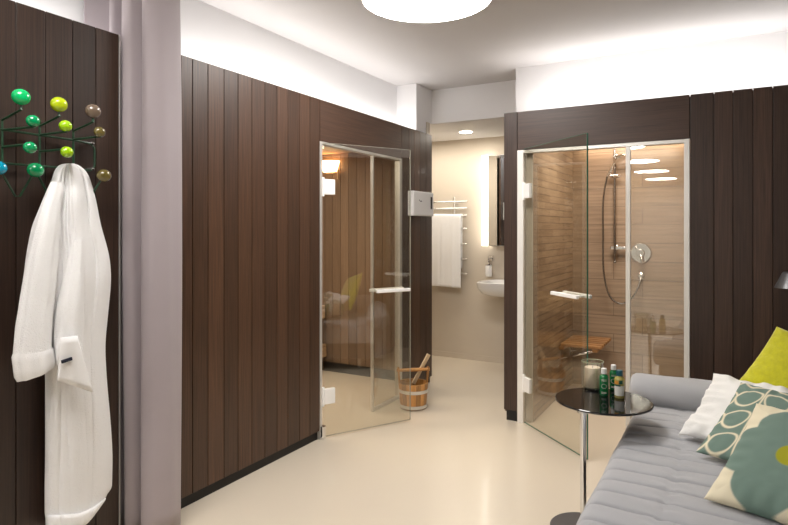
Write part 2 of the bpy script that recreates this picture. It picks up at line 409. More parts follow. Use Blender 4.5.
# ---- bathroom
structure('wall_bathroom_back', MB().box((-3.45, 5.745, 0), (-1.2, 5.84, 2.31)), M['beige'], 'beige bathroom wall with towel radiator and mirror', 'wall')
structure('wall_bathroom_left', MB().box((-3.5, 4.716, 0), (-3.45, 5.84, 2.31)), M['beige'], 'beige side wall of the bathroom', 'wall')
structure('ceiling_bathroom', MB().box((-3.5, 4.871, 2.30), (-1.2, 5.84, 2.34)), M['white'], 'lower white ceiling of the bathroom', 'ceiling')
structure('baseboard_bathroom', MB().box((-3.44, 5.733, 0), (-1.39, 5.744, 0.055)), M['beige'], 'low beige skirting under the bathroom wall', 'baseboard')
o = structure('ceiling_light_bathroom', MB().lathe((-2.21, 5.32, 2.2995), [(0.06, 0), (0.06, -0.004), (0.05, -0.005)], 24), M['emit_bath'], 'small round downlight in the bathroom ceiling', 'light')
o.name = 'recessed_downlight'; del o['kind']

# ------------------------------------------------------------- sauna glazing
def glazed_door(name, H, E, z0, z1, label, handle_z, edge, hinge_z, hinge_dir):
    """H hinge point, E free edge point (both on the floor plan)"""
    H, E = Vector((*H, 0)), Vector((*E, 0)); L = (E-H).length; u = (E-H)/L; n = Vector((u.y, -u.x, 0)); up = Vector((0, 0, 1))
    t = thing(name, (H.x, H.y, 0), label, 'door', kind='structure')
    g = MB(); g.obox(H+u*(L/2)+up*((z0+z1)/2), u, n, up, (L-0.006, 0.008, z1-z0))
    gp = obj('glass_leaf', g, M['glass_door'], t)
    e = MB(); e.obox(E+up*((z0+z1)/2), u, n, up, (0.003, 0.0085, z1-z0))
    e.obox(H+u*(L/2)+up*(z0), u, n, up, (L, 0.0085, 0.003)); e.obox(H+u*(L/2)+up*(z1), u, n, up, (L, 0.0085, 0.002))
    obj('glass_edge', e, edge, t)
    for s in (-1, 1):
        m = MB(); c = E-u*0.165+up*handle_z+n*s*0.045
        m.obox(c, u, n, up, (0.27, 0.022, 0.022), 0.004)
        for k in (-0.09, 0.09):
            m.cyl(c+u*k-n*s*0.008, c+u*k-n*s*0.041, 0.008, seg=12)
        obj('door_handle', m, M['white_metal'], t)
    for z in hinge_z:
        m = MB(); m.obox(H+u*0.045+up*z, u, n, up, (0.075, 0.026, 0.10), 0.003)
        m.obox(H-u*0.004+up*z, hinge_dir, Vector((-hinge_dir.y, hinge_dir.x, 0)), up, (0.022, 0.022, 0.125), 0.003)
        obj('door_hinge', m, M['white_metal'], t)
    return t
glazed_door('door_1', (-2.283, 3.098), (-1.955, 3.685), 0.012, 1.915,
            'open clear glass sauna door swung out beside the wooden bucket', 0.935, M['glass_edge_pale'], (1.63, 0.27), Vector((0, 1, 0)))
glazed_door('door_2', (-1.235, YS-0.006), (-0.713, 3.55), 0.012, 1.915,
            'open clear glass shower door swung out behind the round side table', 0.955, M['glass_edge'], (1.62, 0.28), Vector((1, 0, 0)))
# fixed sauna pane with its frame
t = thing('window_1', (XL-0.03, 3.60, 0), 'fixed glass side pane and slim metal frame of the sauna front', 'window', kind='structure')
b = MB(); b.box((XL-0.045, 3.068, 0), (XL+0.004, 3.09, 1.922), 0.002); b.box((XL-0.045, 4.128, 0), (XL+0.004, 4.165, 1.922), 0.002)
b.box((XL-0.045, 3.09, 1.904), (XL+0.004, 4.128, 1.922), 0.002)
obj('frame', b, M['alu'], t)
b = MB(); b.box((XL-0.03, 3.732, 0.0), (XL-0.008, 3.75, 1.904), 0.003); obj('mullion', b, M['alu'], t)
b = MB(); b.box((XL-0.033, 3.75, 0.0), (XL-0.007, 4.128, 0.022), 0.002); obj('bottom_rail', b, M['alu'], t)
b = MB(); b.box((XL-0.024, 3.75, 0.022), (XL-0.016, 4.128, 1.904)); obj('glass_pane', b, M['glass_door'], t)
b = MB(); b.box((XL-0.04, 3.069, 0.0), (XL+0.022, 3.105, 0.085), 0.003); obj('floor_pivot', b, M['chrome'], t)
# fixed shower pane with its frame
t = thing('window_2', (-0.38, YS+0.02, 0), 'fixed glass side pane and pale metal frame of the shower front', 'window', kind='structure')
b = MB(); b.box((-1.286, YS-0.006, 0), (-1.243, YS+0.05, 1.908), 0.002); b.box((-0.235, YS-0.006, 0), (-0.204, YS+0.05, 1.908), 0.002)
obj('frame', b, M['alu_pale'], t)
b = MB(); b.box((-1.243, YS-0.004, 1.885), (-0.235, YS+0.05, 1.908), 0.002); obj('top_rail', b, M['alu'], t)
b = MB(); b.box((-0.572, YS-0.002, 0), (-0.543, YS+0.022, 1.885), 0.003); obj('mullion', b, M['alu_pale'], t)
b = MB(); b.box((-0.543, YS+0.006, 0.0), (-0.235, YS+0.014, 1.885)); obj('glass_pane', b, M['glass_door'], t)
b = MB(); b.box((-0.543, YS-0.002, 0.0), (-0.235, YS+0.03, 0.006)); obj('floor_channel', b, M['alu'], t)

# ------------------------------------------------------------- sauna fittings
def bench(name, x0, x1, zt, h, label, legs=True):
    t = thing(name, ((x0+x1)/2, 3.4, 0), label, 'bench', 'sauna benches')
    n = 5; w = (x1-x0)/n
    for i in range(n):
        m = MB(); m.tv = random.random(); m.box((x0+w*i+0.008, 2.08, zt-0.028), (x0+w*(i+1)-0.008 if i < n-1 else x1, 4.60, zt), 0.004)
        obj('slat', m, M['pale'], t)
    m = MB(); m.tv = .7; m.box((x1-0.028, 2.08, zt-h), (x1, 4.60, zt-0.029), 0.004); obj('front_board', m, M['pale'], t)
    for y in (2.12, 3.3, 4.55):
        for xx in (x0+0.03, x1-(0.35 if zt > .5 else 0.085)):
            m = MB(); m.tv = .3; m.box((xx, y-0.02, 0.0), (xx+0.05, y+0.02, zt-0.029)); obj('leg', m, M['pale_z'], t)
bench('sauna_bench', -4.17, -3.36, 0.63, 0.125, 'upper pale wood sauna bench seen at the left of the doorway')
bench('sauna_bench', -3.62, -3.345, 0.26, 0.12, 'lower pale wood sauna step under the upper bench')
t = thing('sauna_lamp', (-3.30, 4.60, 1.90), 'glowing half-round lamp high on the sauna wall', 'lamp')
b = MB(); P = []
for i in range(9):
    a = i/8; z = 1.905+0.10*a; r = 0.065+0.03*a
    P.append([(-3.30+1.15*r*math.cos(math.pi*k/16), 4.60-r*math.sin(math.pi*k/16)*0.9, z) for k in range(17)])
b.grid(P); b.prism([(1.15*.065*math.cos(math.pi*k/16), .065*.9*math.sin(math.pi*k/16)) for k in range(17)], 1.902, 1.906, lambda u, v, w: (-3.30+u, 4.60-v, w))
obj('shade', b, M['emit_sauna'], t)
b = MB(); b.box((-3.215, 4.585, 1.83), (-3.20, 4.603, 1.92), 0.002); b.box((-3.35, 4.597, 1.89), (-3.25, 4.604, 1.99)); obj('bracket', b, M['pale_z'], t)
# sauna control box
t = thing('control_box', (XL+0.03, 4.5, 1.57), 'white sauna control box on the planks near the passage', 'control box')
b = MB(); b.box((XL, 4.262, 1.468), (XL+0.055, 4.64, 1.672), 0.006); obj('housing', b, M['white_metal'], t)
b = MB(); b.box((XL+0.053, 4.58, 1.53), (XL+0.058, 4.608, 1.635), 0.001); obj('display', b, M['black'], t)
b = MB(); b.tube([(XL+0.0565, 4.36, 1.60), (XL+0.0565, 4.385, 1.588), (XL+0.0565, 4.41, 1.588), (XL+0.0565, 4.395, 1.594)], 0.0022, 6); obj('emblem', b, M['black'], t)

# ------------------------------------------------------------- bucket with brush
BX, BY = -2.082, 3.975
t = thing('sauna_bucket', (BX, BY, 0), 'round honey-coloured wooden bucket with two grey hoops beside the sauna glass', 'bucket')
n = 18; rb, rt, hb = 0.099, 0.114, 0.195
for i in range(n):
    a0, a1 = 2*math.pi*i/n+0.008, 2*math.pi*(i+1)/n-0.008
    b = MB(); b.tv = random.random()
    ear = i in (0, 9)
    top = 0.31 if ear else hb
    rt2 = rb+(rt-rb)*top/hb
    vs = []
    for z, r in ((0.008, rb), (top, rt2)):
        aa0, aa1 = (a0, a1) if not (ear and z > 0.1) else (a0+0.05, a1-0.05)
        for a, d in ((aa0, 0), (aa1, 0), (aa1, -0.013), (aa0, -0.013)):
            vs.append((BX+(r+d)*math.cos(a+0.5), BY+(r+d)*math.sin(a+0.5), z))
    b._add(vs, [(0, 1, 5, 4), (1, 2, 6, 5), (2, 3, 7, 6), (3, 0, 4, 7), (3, 2, 1, 0), (4, 5, 6, 7)])
    obj('stave', b, M['pine'], t)
b = MB(); b.lathe((BX, BY, 0.02), [(0.0, 0), (rb-0.014, 0), (rb-0.014, 0.012), (0, 0.012)]); obj('bottom_board', b, M['pine'], t)
b = MB(); b.lathe((BX, BY, 0.02), [(0.0, 0.125), (rb+.0025, 0.125)]); obj('water', b, simple('bucket_liner', (0.10, 0.06, 0.06), 0.1), t)
for z0, z1 in ((0.012, 0.036), (0.125, 0.15)):
    r0, r1 = rb+(rt-rb)*z0/hb, rb+(rt-rb)*z1/hb
    b = MB(); b.lathe((BX, BY, 0), [(r0+0.0005, z0), (r0+0.003, z0), (r1+0.003, z1), (r1+0.0005, z1), (r0+0.0005, z0)], 40); obj('hoop', b, M['alu'], t)
a = 0.5+math.pi/n; rr = 0.116
dv = Vector((math.cos(a), math.sin(a), 0))
b = MB(); b.tv = .8; c = Vector((BX, BY, 0.288)); b.tube([c-dv*0.128, c-dv*0.05, c, c+dv*0.05, c+dv*0.128], [0.011, 0.013, 0.0145, 0.013, 0.011], 14); obj('handle', b, M['pine'], t)
t = thing('wooden_ladle', (BX-0.02, BY, 0.146), 'pale flat-handled ladle standing in the wooden bucket', 'ladle')
u = (Vector((BX+0.09, BY+0.085, 0.40))-Vector((BX-0.005, BY+0.01, 0.18))).normalized(); sd = u.cross(Vector((1, -0.4, 0))).normalized(); nn = u.cross(sd)
b = MB(); p0 = Vector((BX-0.005, BY+0.01, 0.18)); b.obox(p0+u*0.125, sd, nn, u, (0.034, 0.012, 0.25), 0.003); obj('handle', b, M['birch'], t)
b = MB(); b.tube([p0+u*0.01, p0-u*0.03], 0.004, 8); b.ball(p0-u*0.045, 0.02); obj('bowl', b, M['chrome'], t)

# ------------------------------------------------------------- shower fittings
xb = -0.829
t = thing('shower_rail', (xb, 5.30, 1.08), 'chrome riser rail with hand shower and hose on the tiled wall', 'shower')
M['steel'] = simple('dark_steel', (0.30, 0.28, 0.26), 0.2, 1.0, var=0.02)
b = MB(); b.cyl((xb, 5.235, 1.08), (xb, 5.235, 2.03), 0.0095, seg=16); b.ball((xb, 5.235, 2.03), 0.011); b.ball((xb, 5.235, 1.08), 0.011); obj('rail', b, M['steel'], t)
for z in (1.20, 1.97):
    b = MB(); b.cyl((xb, 5.298, z), (xb, 5.235, z), 0.013); b.lathe((xb, 5.299, z), [(0.022, 0), (0.022, -0.008), (0.014, -0.012)], axis='Y')
    if z < 1.5: b.box((xb-0.035, 5.23, z-0.014), (xb+0.09, 5.255, z+0.014), 0.005)
    obj('wall_bracket', b, M['chrome'], t)
b = MB(); b.tube([(xb-.028, 5.225, 1.80), (xb+.035, 5.20, 1.80)], 0.017, 14); b.tube([(xb+.035, 5.2, 1.80), (xb+0.05, 5.18, 1.80)], 0.013, 12); obj('slider', b, M['chrome'], t)
hs = Vector((xb-0.05, 5.17, 1.80)); he = Vector((xb+0.055, 5.10, 1.945))
b = MB(); b.tube([hs, hs.lerp(he, .5)+Vector((0, 0, .02)), he], [0.011, 0.013, 0.016], 14)
d = Vector((0.45, -0.25, -0.85)).normalized(); b.tube([he-d*0.012, he+d*0.002, he+d*0.018, he+d*0.024], [0.02, 0.045, 0.052, 0.048], 28); obj('hand_shower', b, M['chrome'], t)
pts = []
ctrl = [hs, Vector((xb-.085, 5.19, 1.6)), Vector((xb-.088, 5.2, 1.3)), Vector((xb-.085, 5.21, 1.0)), Vector((xb-.04, 5.215, 0.80)), Vector((xb+.05, 5.22, 0.735)), Vector((xb+.14, 5.23, 0.79)), Vector((xb+.19, 5.24, 0.90)), Vector((xb+.197, 5.262, 0.955))]
def catmull(c, k=8, closed=False):
    out = []; n = len(c)
    for i in range(n if closed else n-1):
        if closed: p = [c[(i+j-1) % n] for j in range(4)]
        else: p = [c[max(i-1, 0)], c[i], c[i+1], c[min(i+2, n-1)]]
        for j in range(k):
            s = j/k
            out.append(0.5*((2*p[1])+(p[2]-p[0])*s+(2*p[0]-5*p[1]+4*p[2]-p[3])*s*s+(3*p[1]-p[0]-3*p[2]+p[3])*s**3))
    if not closed: out.append(c[-1])
    return out
b = MB(); b.tube(catmull(ctrl, 10), 0.0075, 10); obj('hose', b, M['steel'], t)
xv = -0.632
t = thing('shower_valve', (xv, 5.30, 1.158), 'round chrome shower mixer with lever on the tiled wall', 'shower valve')
b = MB(); b.lathe((xv, 5.299, 1.158), [(0.083, 0), (0.083, -0.006), (0.076, -0.012), (0.0, -0.012)], 40, 'Y'); obj('cover_plate', b, M['chrome'], t)
b = MB(); b.lathe((xv, 5.288, 1.158), [(0.034, 0), (0.032, -0.035), (0.028, -0.042), (0, -0.042)], 28, 'Y'); b.ball((xv-.033, 5.28, 1.158+.045), 0.014); obj('mixer_body', b, M['chrome'], t)
b = MB(); b.tube([(xv, 5.262, 1.16), (xv+.01, 5.245, 1.12), (xv+.018, 5.232, 1.075)], [0.013, 0.01, 0.008], 12); obj('lever', b, M['chrome'], t)
t = thing('hose_outlet', (xv, 5.30, 0.958), 'small chrome hose outlet under the shower mixer', 'outlet')
b = MB(); b.lathe((xv, 5.299, 0.968), [(0.028, 0), (0.028, -0.008), (0.017, -0.014), (0.015, -0.04), (0, -0.04)], 24, 'Y'); obj('elbow', b, M['chrome'], t)
t = thing('folding_bench', (-1.02, 5.03, 0.42), 'folding slatted teak seat in the shower corner', 'bench')
for i in range(6):
    b = MB(); b.tv = random.random(); y = 4.80+0.08*i; b.box((-1.175, y, 0.415), (-0.86, y+0.05, 0.437), 0.004); obj('slat', b, M['teak'], t)
b = MB(); b.box((-1.188, 4.80, 0.385), (-1.15, 5.266, 0.413), 0.003); b.box((-0.93, 4.80, 0.388), (-0.89, 5.266, 0.413), 0.003); obj('crossbar', b, M['teak'], t)
for y in (4.87, 5.2):
    b = MB(); b.cyl((-1.189, y, 0.30), (-0.92, y, 0.386), 0.007, seg=10); b.box((-1.189, y-.02, 0.27), (-1.183, y+.02, 0.37)); obj('strut', b, M['chrome'], t)

# ------------------------------------------------------------- bathroom fittings
YB = 5.745
t = thing('towel_radiator', (-2.62, YB, 1.0), 'chrome towel radiator on the beige bathroom wall', 'radiator')
for x in (-2.92, -2.50):
    b = MB(); b.cyl((x, YB-0.05, 0.78), (x, YB-0.05, 1.70), 0.011, seg=12); b.cyl((x, YB-0.001, 1.62), (x, YB-0.05, 1.62), 0.008); b.cyl((x, YB-0.001, 0.85), (x, YB-0.05, 0.85), 0.008); obj('upright', b, M['chrome'], t)
for z in (1.645, 1.575, 1.50, 1.365, 1.205, 1.05, 0.90):
    b = MB(); b.cyl((-2.99, YB-0.068, z), (-2.345, YB-0.068, z), 0.009, seg=12); obj('rung', b, M['chrome'], t)
b = MB(); P = []
path = [(0.052, 0.95-.0), (0.05, 1.2), (0.051, 1.49), (0.058, 1.512), (0.072, 1.517), (0.086, 1.51), (0.095, 1.48), (0.098, 1.3), (0.102, 1.1), (0.105, 0.9), (0.107, 0.755)]
path = [(a if i < 3 else a, z) for i, (a, z) in enumerate(path)]
pp = catmull([Vector((a, z, 0)) for a, z in path], 5)
for i, p in enumerate(pp):
    row = []
    for k in range(33):
        u = k/32; fr = max(0, (1.5-p.y)) if i > 15 else 0
        w = 0.006*math.sin(u*13+1)*min(1, fr*3)+0.004*math.sin(u*31)*min(1, fr*2)
        row.append((-2.80+0.395*u+0.01*fr*(u-.5), YB-p.x-abs(w)*0.9, p.y+0.004*math.sin(u*5)*(i > 15)))
    P.append(row)
b.grid(P); o = obj('bath_towel', b, M['terry'], origin=(-2.6, YB-0.09, 0.755), fix=False)
meta(o, 'white towel folded over the chrome radiator', 'towel'); md = o.modifiers.new('thick', 'SOLIDIFY'); md.thickness = 0.008; md.offset = 1
# mirror cabinet
t = thing('mirror_cabinet', (-1.85, YB, 1.19), 'mirror cabinet with a glowing vertical light strip above the basin', 'mirror')
b = MB(); b.box((-2.103, YB-0.11, 1.19), (-1.50, YB, 2.10), 0.003); obj('body', b, M['white_metal'], t)
b = MB(); b.box((-2.100, YB-0.118, 1.195), (-1.51, YB-0.111, 2.095)); obj('mirror_glass', b, M['mirror'], t)
b = MB(); b.box((-2.168, YB-0.118, 1.19), (-2.106, YB-0.02, 2.10), 0.004); obj('light_strip', b, M['emit_mirror'], t)
# basin
t = thing('wash_basin', (-1.85, YB, 0.71), 'white ceramic basin hung on the bathroom wall', 'basin')
b = MB(); P = []
def rr_(w, d, x0, z, n=40):
    out = []
    for k in range(n):
        a = 2*math.pi*k/n; cx, sy = math.cos(a), math.sin(a); e = 0.45
        out.append((x0+w*math.copysign(abs(cx)**e, cx), YB-0.24+d*math.copysign(abs(sy)**e, sy), z))
    return out
x0 = -1.845
rows = [(0.17, 0.13, 0.715), (0.235, 0.19, 0.74), (0.27, 0.225, 0.79), (0.278, 0.232, 0.845), (0.27, 0.225, 0.85), (0.245, 0.20, 0.846), (0.22, 0.175, 0.79), (0.13, 0.10, 0.765)]
for w, d, z in rows: P.append(rr_(w, d, x0, z))
b.grid(P, True); b._add(P[0], [tuple(range(40))]); b._add(P[-1], [tuple(range(40))]); obj('bowl', b, M['porcelain'], t)
b = MB(); b.tube([(x0, YB-0.05, 0.848), (x0, YB-0.05, 0.97), (x0, YB-0.08, 0.99), (x0, YB-0.17, 0.975)], 0.012, 14); obj('tap', b, M['chrome'], t)
t = thing('soap_dispenser', (-2.11, YB, 0.87), 'small glass soap dispenser in a chrome wall holder', 'dispenser')
b = MB(); b.box((-2.135, YB-0.012, 1.035), (-2.085, YB, 1.085), 0.003); b.tube([(-2.11, YB-0.01, 1.06), (-2.11, YB-0.07, 1.06), (-2.11, YB-0.07, 1.02)], 0.009, 10); obj('holder', b, M['chrome'], t)
b = MB(); b.lathe((-2.11, YB-0.07, 0.88), [(0.0, 0), (0.03, 0), (0.035, 0.02), (0.035, 0.10), (0.03, 0.115), (0, 0.115)]); obj('bottle', b, M['porcelain'], t)
b = MB(); b.cyl((-2.11, YB-0.07, 0.995), (-2.11, YB-0.07, 1.04), 0.006); b.lathe((-2.11, YB-0.07, 0.995), [(0.035, 0), (0.035, 0.012), (0, 0.013)]); b.tube([(-2.11, YB-.07, 1.035), (-2.11, YB-.11, 1.03)], 0.005, 8); obj('pump', b, M['chrome'], t)

# ------------------------------------------------------------- curtain
path = [(-2.475, 1.585), (-2.44, 1.70), (-2.385, 1.66), (-2.35, 1.755), (-2.305, 1.665), (-2.262, 1.672), (-2.243, 1.745), (-2.215, 1.69), (-2.17, 1.705), (-2.140, 1.770),
        (-2.150, 1.84), (-2.19, 1.80), (-2.235, 1.88), (-2.29, 1.80), (-2.35, 1.88), (-2.41, 1.80), (-2.47, 1.88)]
pp = catmull([Vector((x, y, 0)) for x, y in path], 10)
b = MB(); P = []
for i in range(27):
    z = 0.012+(2.588-0.012)*i/26; row = []
    for k, p in enumerate(pp):
        s = 1+0.05*math.sin(z*1.3+0.6)
        w = 0.005*math.sin(k*0.5+z*1.7)
        row.append((-2.30+(p.x+2.30)*s+w*0.4, 1.75+(p.y-1.75)*(1+0.04*math.sin(z*2.1+k*.1))+w*0.5, z))
    P.append(row)
b.grid(P); o = obj('curtain', b, M['curtain'], origin=(-2.3, 1.75, 0), fix=False, angle=80)
meta(o, 'mauve grey floor-length curtain gathered between the plank walls', 'curtain'); md = o.modifiers.new('thick', 'SOLIDIFY'); md.thickness = 0.004; md.offset = 0
b = MB(); b.box((-2.49, 1.735, 2.592), (0.6, 1.765, 2.5995)); structure('trim_1', b, M['white_metal'], 'white curtain track on the ceiling', 'curtain track')

# ------------------------------------------------------------- coat rack
XW = XL+0.028
t = thing('coat_rack', (XL, 1.25, 1.46), 'dark green wire coat rack with coloured wooden balls on the planks', 'coat rack')
def wp(px, py, X=XW): return onX(px, py, X)
wb = MB(); rw = 0.0042
colx = [-36, 2.3, 39.7, 73.4]
tops = [(-36, 114), (2.3, 120), (39.7, 126), (73.4, 131)]
bots = [(-36, 158), (2.3, 163), (39.7, 168), (73.4, 170)]
for a, c in zip(tops, bots): wb.tube([wp(*a), wp(*c)], rw, 8)
loop = [wp(-70, 119), wp(73, 140), wp(90, 143.5), wp(94.5, 148), wp(94.5, 166), wp(91, 170.5), wp(73, 168.5), wp(-70, 158)]
wb.tube(loop, rw, 8, closed=True)
G = lambda n, c: simple(n, c, 0.12, coat=0.7, var=0.08, vscale=30)
ballm = {'emerald': G('ball_emerald', (0.0, 0.46, 0.13)), 'green': G('ball_green', (0.0, 0.27, 0.09)), 'lime': G('ball_lime', (0.33, 0.58, 0.003)), 'yellowgreen': G('ball_yellow_green', (0.45, 0.56, 0.005)),
         'taupe': G('ball_taupe', (0.17, 0.12, 0.085)), 'olive': G('ball_olive', (0.13, 0.10, 0.025)), 'blue': G('ball_blue', (0.0, 0.27, 0.42))}
def hookball(root, pos, rpx, m, up):
    """arm leaves the wall at the root and carries its ball straight out from it"""
    r0 = wp(*root); X = XW
    lo, hi = XW, XW+0.35
    for _ in range(40):
        mid = (lo+hi)/2
        if onX(pos[0], pos[1], mid).y > r0.y: lo = mid
        else: hi = mid
    X = min(max(lo, XW+0.05), XW+0.16); c = onX(pos[0], pos[1], X); r = rpx/F*(-c.x*SN+c.y*CS)
    if up: wb.tube(catmull([r0, Vector((c.x-0.006, c.y, r0.z+(c.z-r0.z)*.35)), Vector((c.x, c.y, c.z-r*1.2)), Vector((c.x, c.y, c.z))], 5), rw, 8)
    else: wb.tube(catmull([r0, Vector((c.x-0.006, c.y, r0.z)), Vector((c.x, c.y, max(c.z-r*1.1, r0.z))), Vector((c.x, c.y, c.z))], 5), rw, 8)
    q = MB(); q.ball(c, r, (0.82, 1.0, 0.9), 28); o = obj('ball', q, ballm[m], t)
    o['label'] = {'emerald': 'bright emerald ball', 'green': 'dark green ball', 'lime': 'lime green ball', 'yellowgreen': 'yellow-green ball', 'taupe': 'taupe brown ball', 'olive': 'olive brown ball', 'blue': 'turquoise blue ball'}[m]
    return c, r
hookball((2.3, 120), (21, 97), 9, 'emerald', True)
hookball((39.7, 126), (59, 104.5), 8.3, 'yellowgreen', True)
hookball((73.4, 131), (93, 111), 7.8, 'taupe', True)
hookball((2.3, 130), (33, 121), 6.8, 'green', False)
hookball((39.7, 135), (65.5, 126), 6.4, 'lime', False)
hookball((73.4, 139.5), (99.5, 132), 5.9, 'olive', False)
hookball((2.3, 147), (30, 147.5), 6.6, 'green', False)
hookball((39.7, 151.5), (67, 152), 6.2, 'lime', False)
vb = [(-1, 168, 7.6, 'blue'), (35.5, 170, 8.2, 'green'), (69, 178, 0, 'lime'), (104, 175.5, 7.2, 'olive')]
cs = []
for x, y, r, m in vb:
    c = onX(x, y, XW+0.075); rad = r/F*(-c.x*SN+c.y*CS); cs.append(c)
    if not r: continue
    q = MB(); q.ball(c, rad, (0.82, 1.0, 0.9), 28); o = obj('ball', q, ballm[m], t)
    o['label'] = {'blue': 'turquoise blue ball', 'green': 'dark green ball', 'lime': 'lime green ball', 'olive': 'olive brown ball'}[m]
for (vx, vy), a, c in (((17.5, 198), cs[0], cs[1]), ((52, 200), cs[1], cs[2]), ((86, 202), cs[2], cs[3])):
    v = onX(vx, vy, XW+0.03); wb.tube([a, v+Vector((0, -.008, .006)), v+Vector((0, .008, .006)), c], rw, 8)
obj('wire_frame', wb, M['wire'], t)
for px, py in ((88, 144), (-50, 121), (88, 169.5)):
    b = MB(); c = wp(px, py, XL); b.lathe((XL, c.y, c.z), [(0.009, 0), (0.009, XW-XL), (0.006, XW-XL+0.006), (0, XW-XL+0.007)], 16, 'X'); obj('wall_screw', b, M['chrome'], t)

# ------------------------------------------------------------- bath robe
def interp(tab, y):
    for i in range(len(tab)-1):
        if tab[i][0] <= y <= tab[i+1][0]:
            s = (y-tab[i][0])/(tab[i+1][0]-tab[i][0]); s2 = s
            return [a+(c-a)*s2 for a, c in zip(tab[i], tab[i+1])]
    return list(tab[-1] if y > tab[-1][0] else tab[0])
def smoothtab(tab, n):
    c = catmull([Vector((a, d, e)) for a, d, e in tab], n); return [(p.x, p.y, p.z) for p in c]
t = thing('bath_robe', (XL+0.1, 1.35, 0.36), 'long white terry bathrobe hanging from the coat rack', 'bathrobe')
XR = XL+0.06
body = smoothtab([(163.5, 66, 74), (166, 60, 80), (172, 54.5, 86.5), (182, 51, 91), (200, 47, 96), (225, 42, 101), (255, 41, 109), (280, 42, 111), (310, 42, 108.5), (345, 44, 105.5), (380, 45, 107), (420, 45, 110.5), (455, 45, 112.5), (485, 44.5, 112)], 5)
def ridge(x):   # rounded ridges with tight valleys
    x = x-math.floor(x); return math.sin(math.pi*x)**0.7
N = 120
def bodypoint(k, y, L, Rr, hem=0.0):
    u = k/N
    px = L+(Rr-L)*u
    q = (y-165)/330.0
    z_m = onX(px, y, XR)
    env = math.sin(math.pi*min(max(u, 0), 1))**0.55
    top = min(1, max(0, (y-160)/40))
    dep = 0.055+0.05*(1-abs(q-0.35))*top
    if y < 185: dep += 0.035*(1-(y-163)/22)
    fl = 0.75*ridge(2.1*u+0.25+0.3*q)+0.25*ridge(3.6*u-0.4*q+0.1)
    amp = (0.046*(1-0.80*min(1, max(q, 0)))+0.006)*min(1, 0.35+top)
    x = XR+dep*env+amp*(fl-0.55)*env
    # deep valley beside the lapel
    vc = 0.40+0.05*math.sin(q*7)-0.1*q
    x -= 0.030*math.exp(-((u-vc)/0.035)**2)*env*max(0, 1-q*1.5)*top
    # lapel edge on the right side
    lc = 0.80-0.05*q
    x -= 0.022*math.exp(-((u-lc)/0.03)**2)*env*max(0, 1-q*1.9)*top
    x += 0.004*noise.noise(Vector((u*7, q*16, 1.3)))+0.0015*noise.noise(Vector((u*24, q*50, 7.3)))
    return onX(px, y, x)
b = MB(); P = []
for (y, L, Rr) in body:
    front = [bodypoint(k, y, L, Rr) for k in range(N+1)]
    back = [Vector((XL+0.02+0.02*math.sin(math.pi*k/8), front[N].y+(front[0].y-front[N].y)*k/8, front[0].z+(front[0].z*0)+(front[N].z-front[0].z)*(1-k/8))) for k in range(1, 8)]
    P.append(front+back)
# rounded hem: last rows curve up at the right
lastz = [p.copy() for p in P[-1]]
for j in range(1, 9):
    row = []
    for i, p in enumerate(lastz):
        u = i/N if i <= N else 1-(i-N)/8.0
        drop = 0.165*(1-max(0, (u-0.30)/0.70)**2.2*0.72)
        f = j/8
        yy = p.y - max(0, u-0.55)*0.12*f*f
        row.append(Vector((p.x+(0.006 if j > 5 and i <= N else 0), yy, p.z-drop*f)))
    P.append(row)
b.grid(P, True); n = len(P[0]); b._add(P[0], [tuple(range(n))]); b._add(P[-1], [tuple(range(n))])
obj('robe_body', b, M['terry'], t, angle=70)
# hem band
b = MB(); Q = []
for j in range(5):
    row = []
    for i in range(2, N-5, 2):
        u = i/N; p = lastz[i]; drop = 0.165*(1-max(0, (u-0.30)/0.70)**2.2*0.72); f = 0.66+0.345*j/4
        row.append(Vector((p.x+0.012-(0.004 if j in (0, 4) else 0), p.y-max(0, u-0.55)*0.12*f*f, p.z-drop*f)))
    Q.append(row)
b.grid(Q); o = obj('hem_band', b, M['terry_cuff'], t, fix=False, angle=70); md = o.modifiers.new('thick', 'SOLIDIFY'); md.thickness = 0.008; md.offset = 0
def sleeve(tab, Xc, dep, seed, cuff=None, tag=False):
    b = MB(); P = []; tab = smoothtab(tab, 6); n = 40
    for i, (y, cx, hw) in enumerate(tab):
        c = onX(cx, y, Xc); w = (onX(cx+hw, y, Xc)-c).length; row = []
        for k in range(n):
            a = 2*math.pi*k/n; q = i/len(tab)
            r = 1+0.10*math.sin(3*a+seed+q*3)+0.05*math.sin(7*a+seed*2-q*5)+0.05*noise.noise(Vector((math.cos(a)*2, math.sin(a)*2+seed, q*8)))
            row.append(Vector((Xc+dep*r*math.sin(a)*min(1, 0.4+q*2), c.y+w*r*math.cos(a), c.z+0.10*w*math.cos(a)*0)))
        P.append(row)
    b.grid(P, True); b._add(P[0], [tuple(range(n))]); b._add(P[-1], [tuple(range(n))])
    return b, P
b, P = sleeve([(182, 57, 6), (210, 49, 9), (240, 44, 12.5), (280, 40, 15.5), (320, 36, 16.5), (352, 34.5, 17)], XR+0.085, 0.040, 0.4)
s = obj('sleeve', b, M['terry'], t, angle=70)
def cuffband(P, y_to, grow, shear, name, parent, h):
    b = MB(); n = len(P[-1]); c = sum(P[-1], Vector())/n; Q = []
    for j in range(7):
        f = j/6; g = grow*(1 if 0 < j < 6 else 0.9)
        Q.append([Vector((c.x+(p.x-c.x)*g, c.y+(p.y-c.y)*g+0.012*f, p.z+0.01-h*f+shear*(p.y-c.y)*f)) for p in P[-1]])
    b.grid(Q, True); b._add(Q[0], [tuple(range(n))]); b._add(Q[-1], [tuple(range(n))])
    return obj(name, b, M['terry_cuff'], parent, angle=70)
cuffband(P, 0, 1.08, 0.32, 'cuff', s, 0.085)
b, P = sleeve([(240, 78, 6), (280, 74, 9), (315, 71, 12), (345, 70, 13), (362, 71, 13)], XR+0.105, 0.034, 2.4)
s = obj('sleeve', b, M['terry'], t, angle=70)
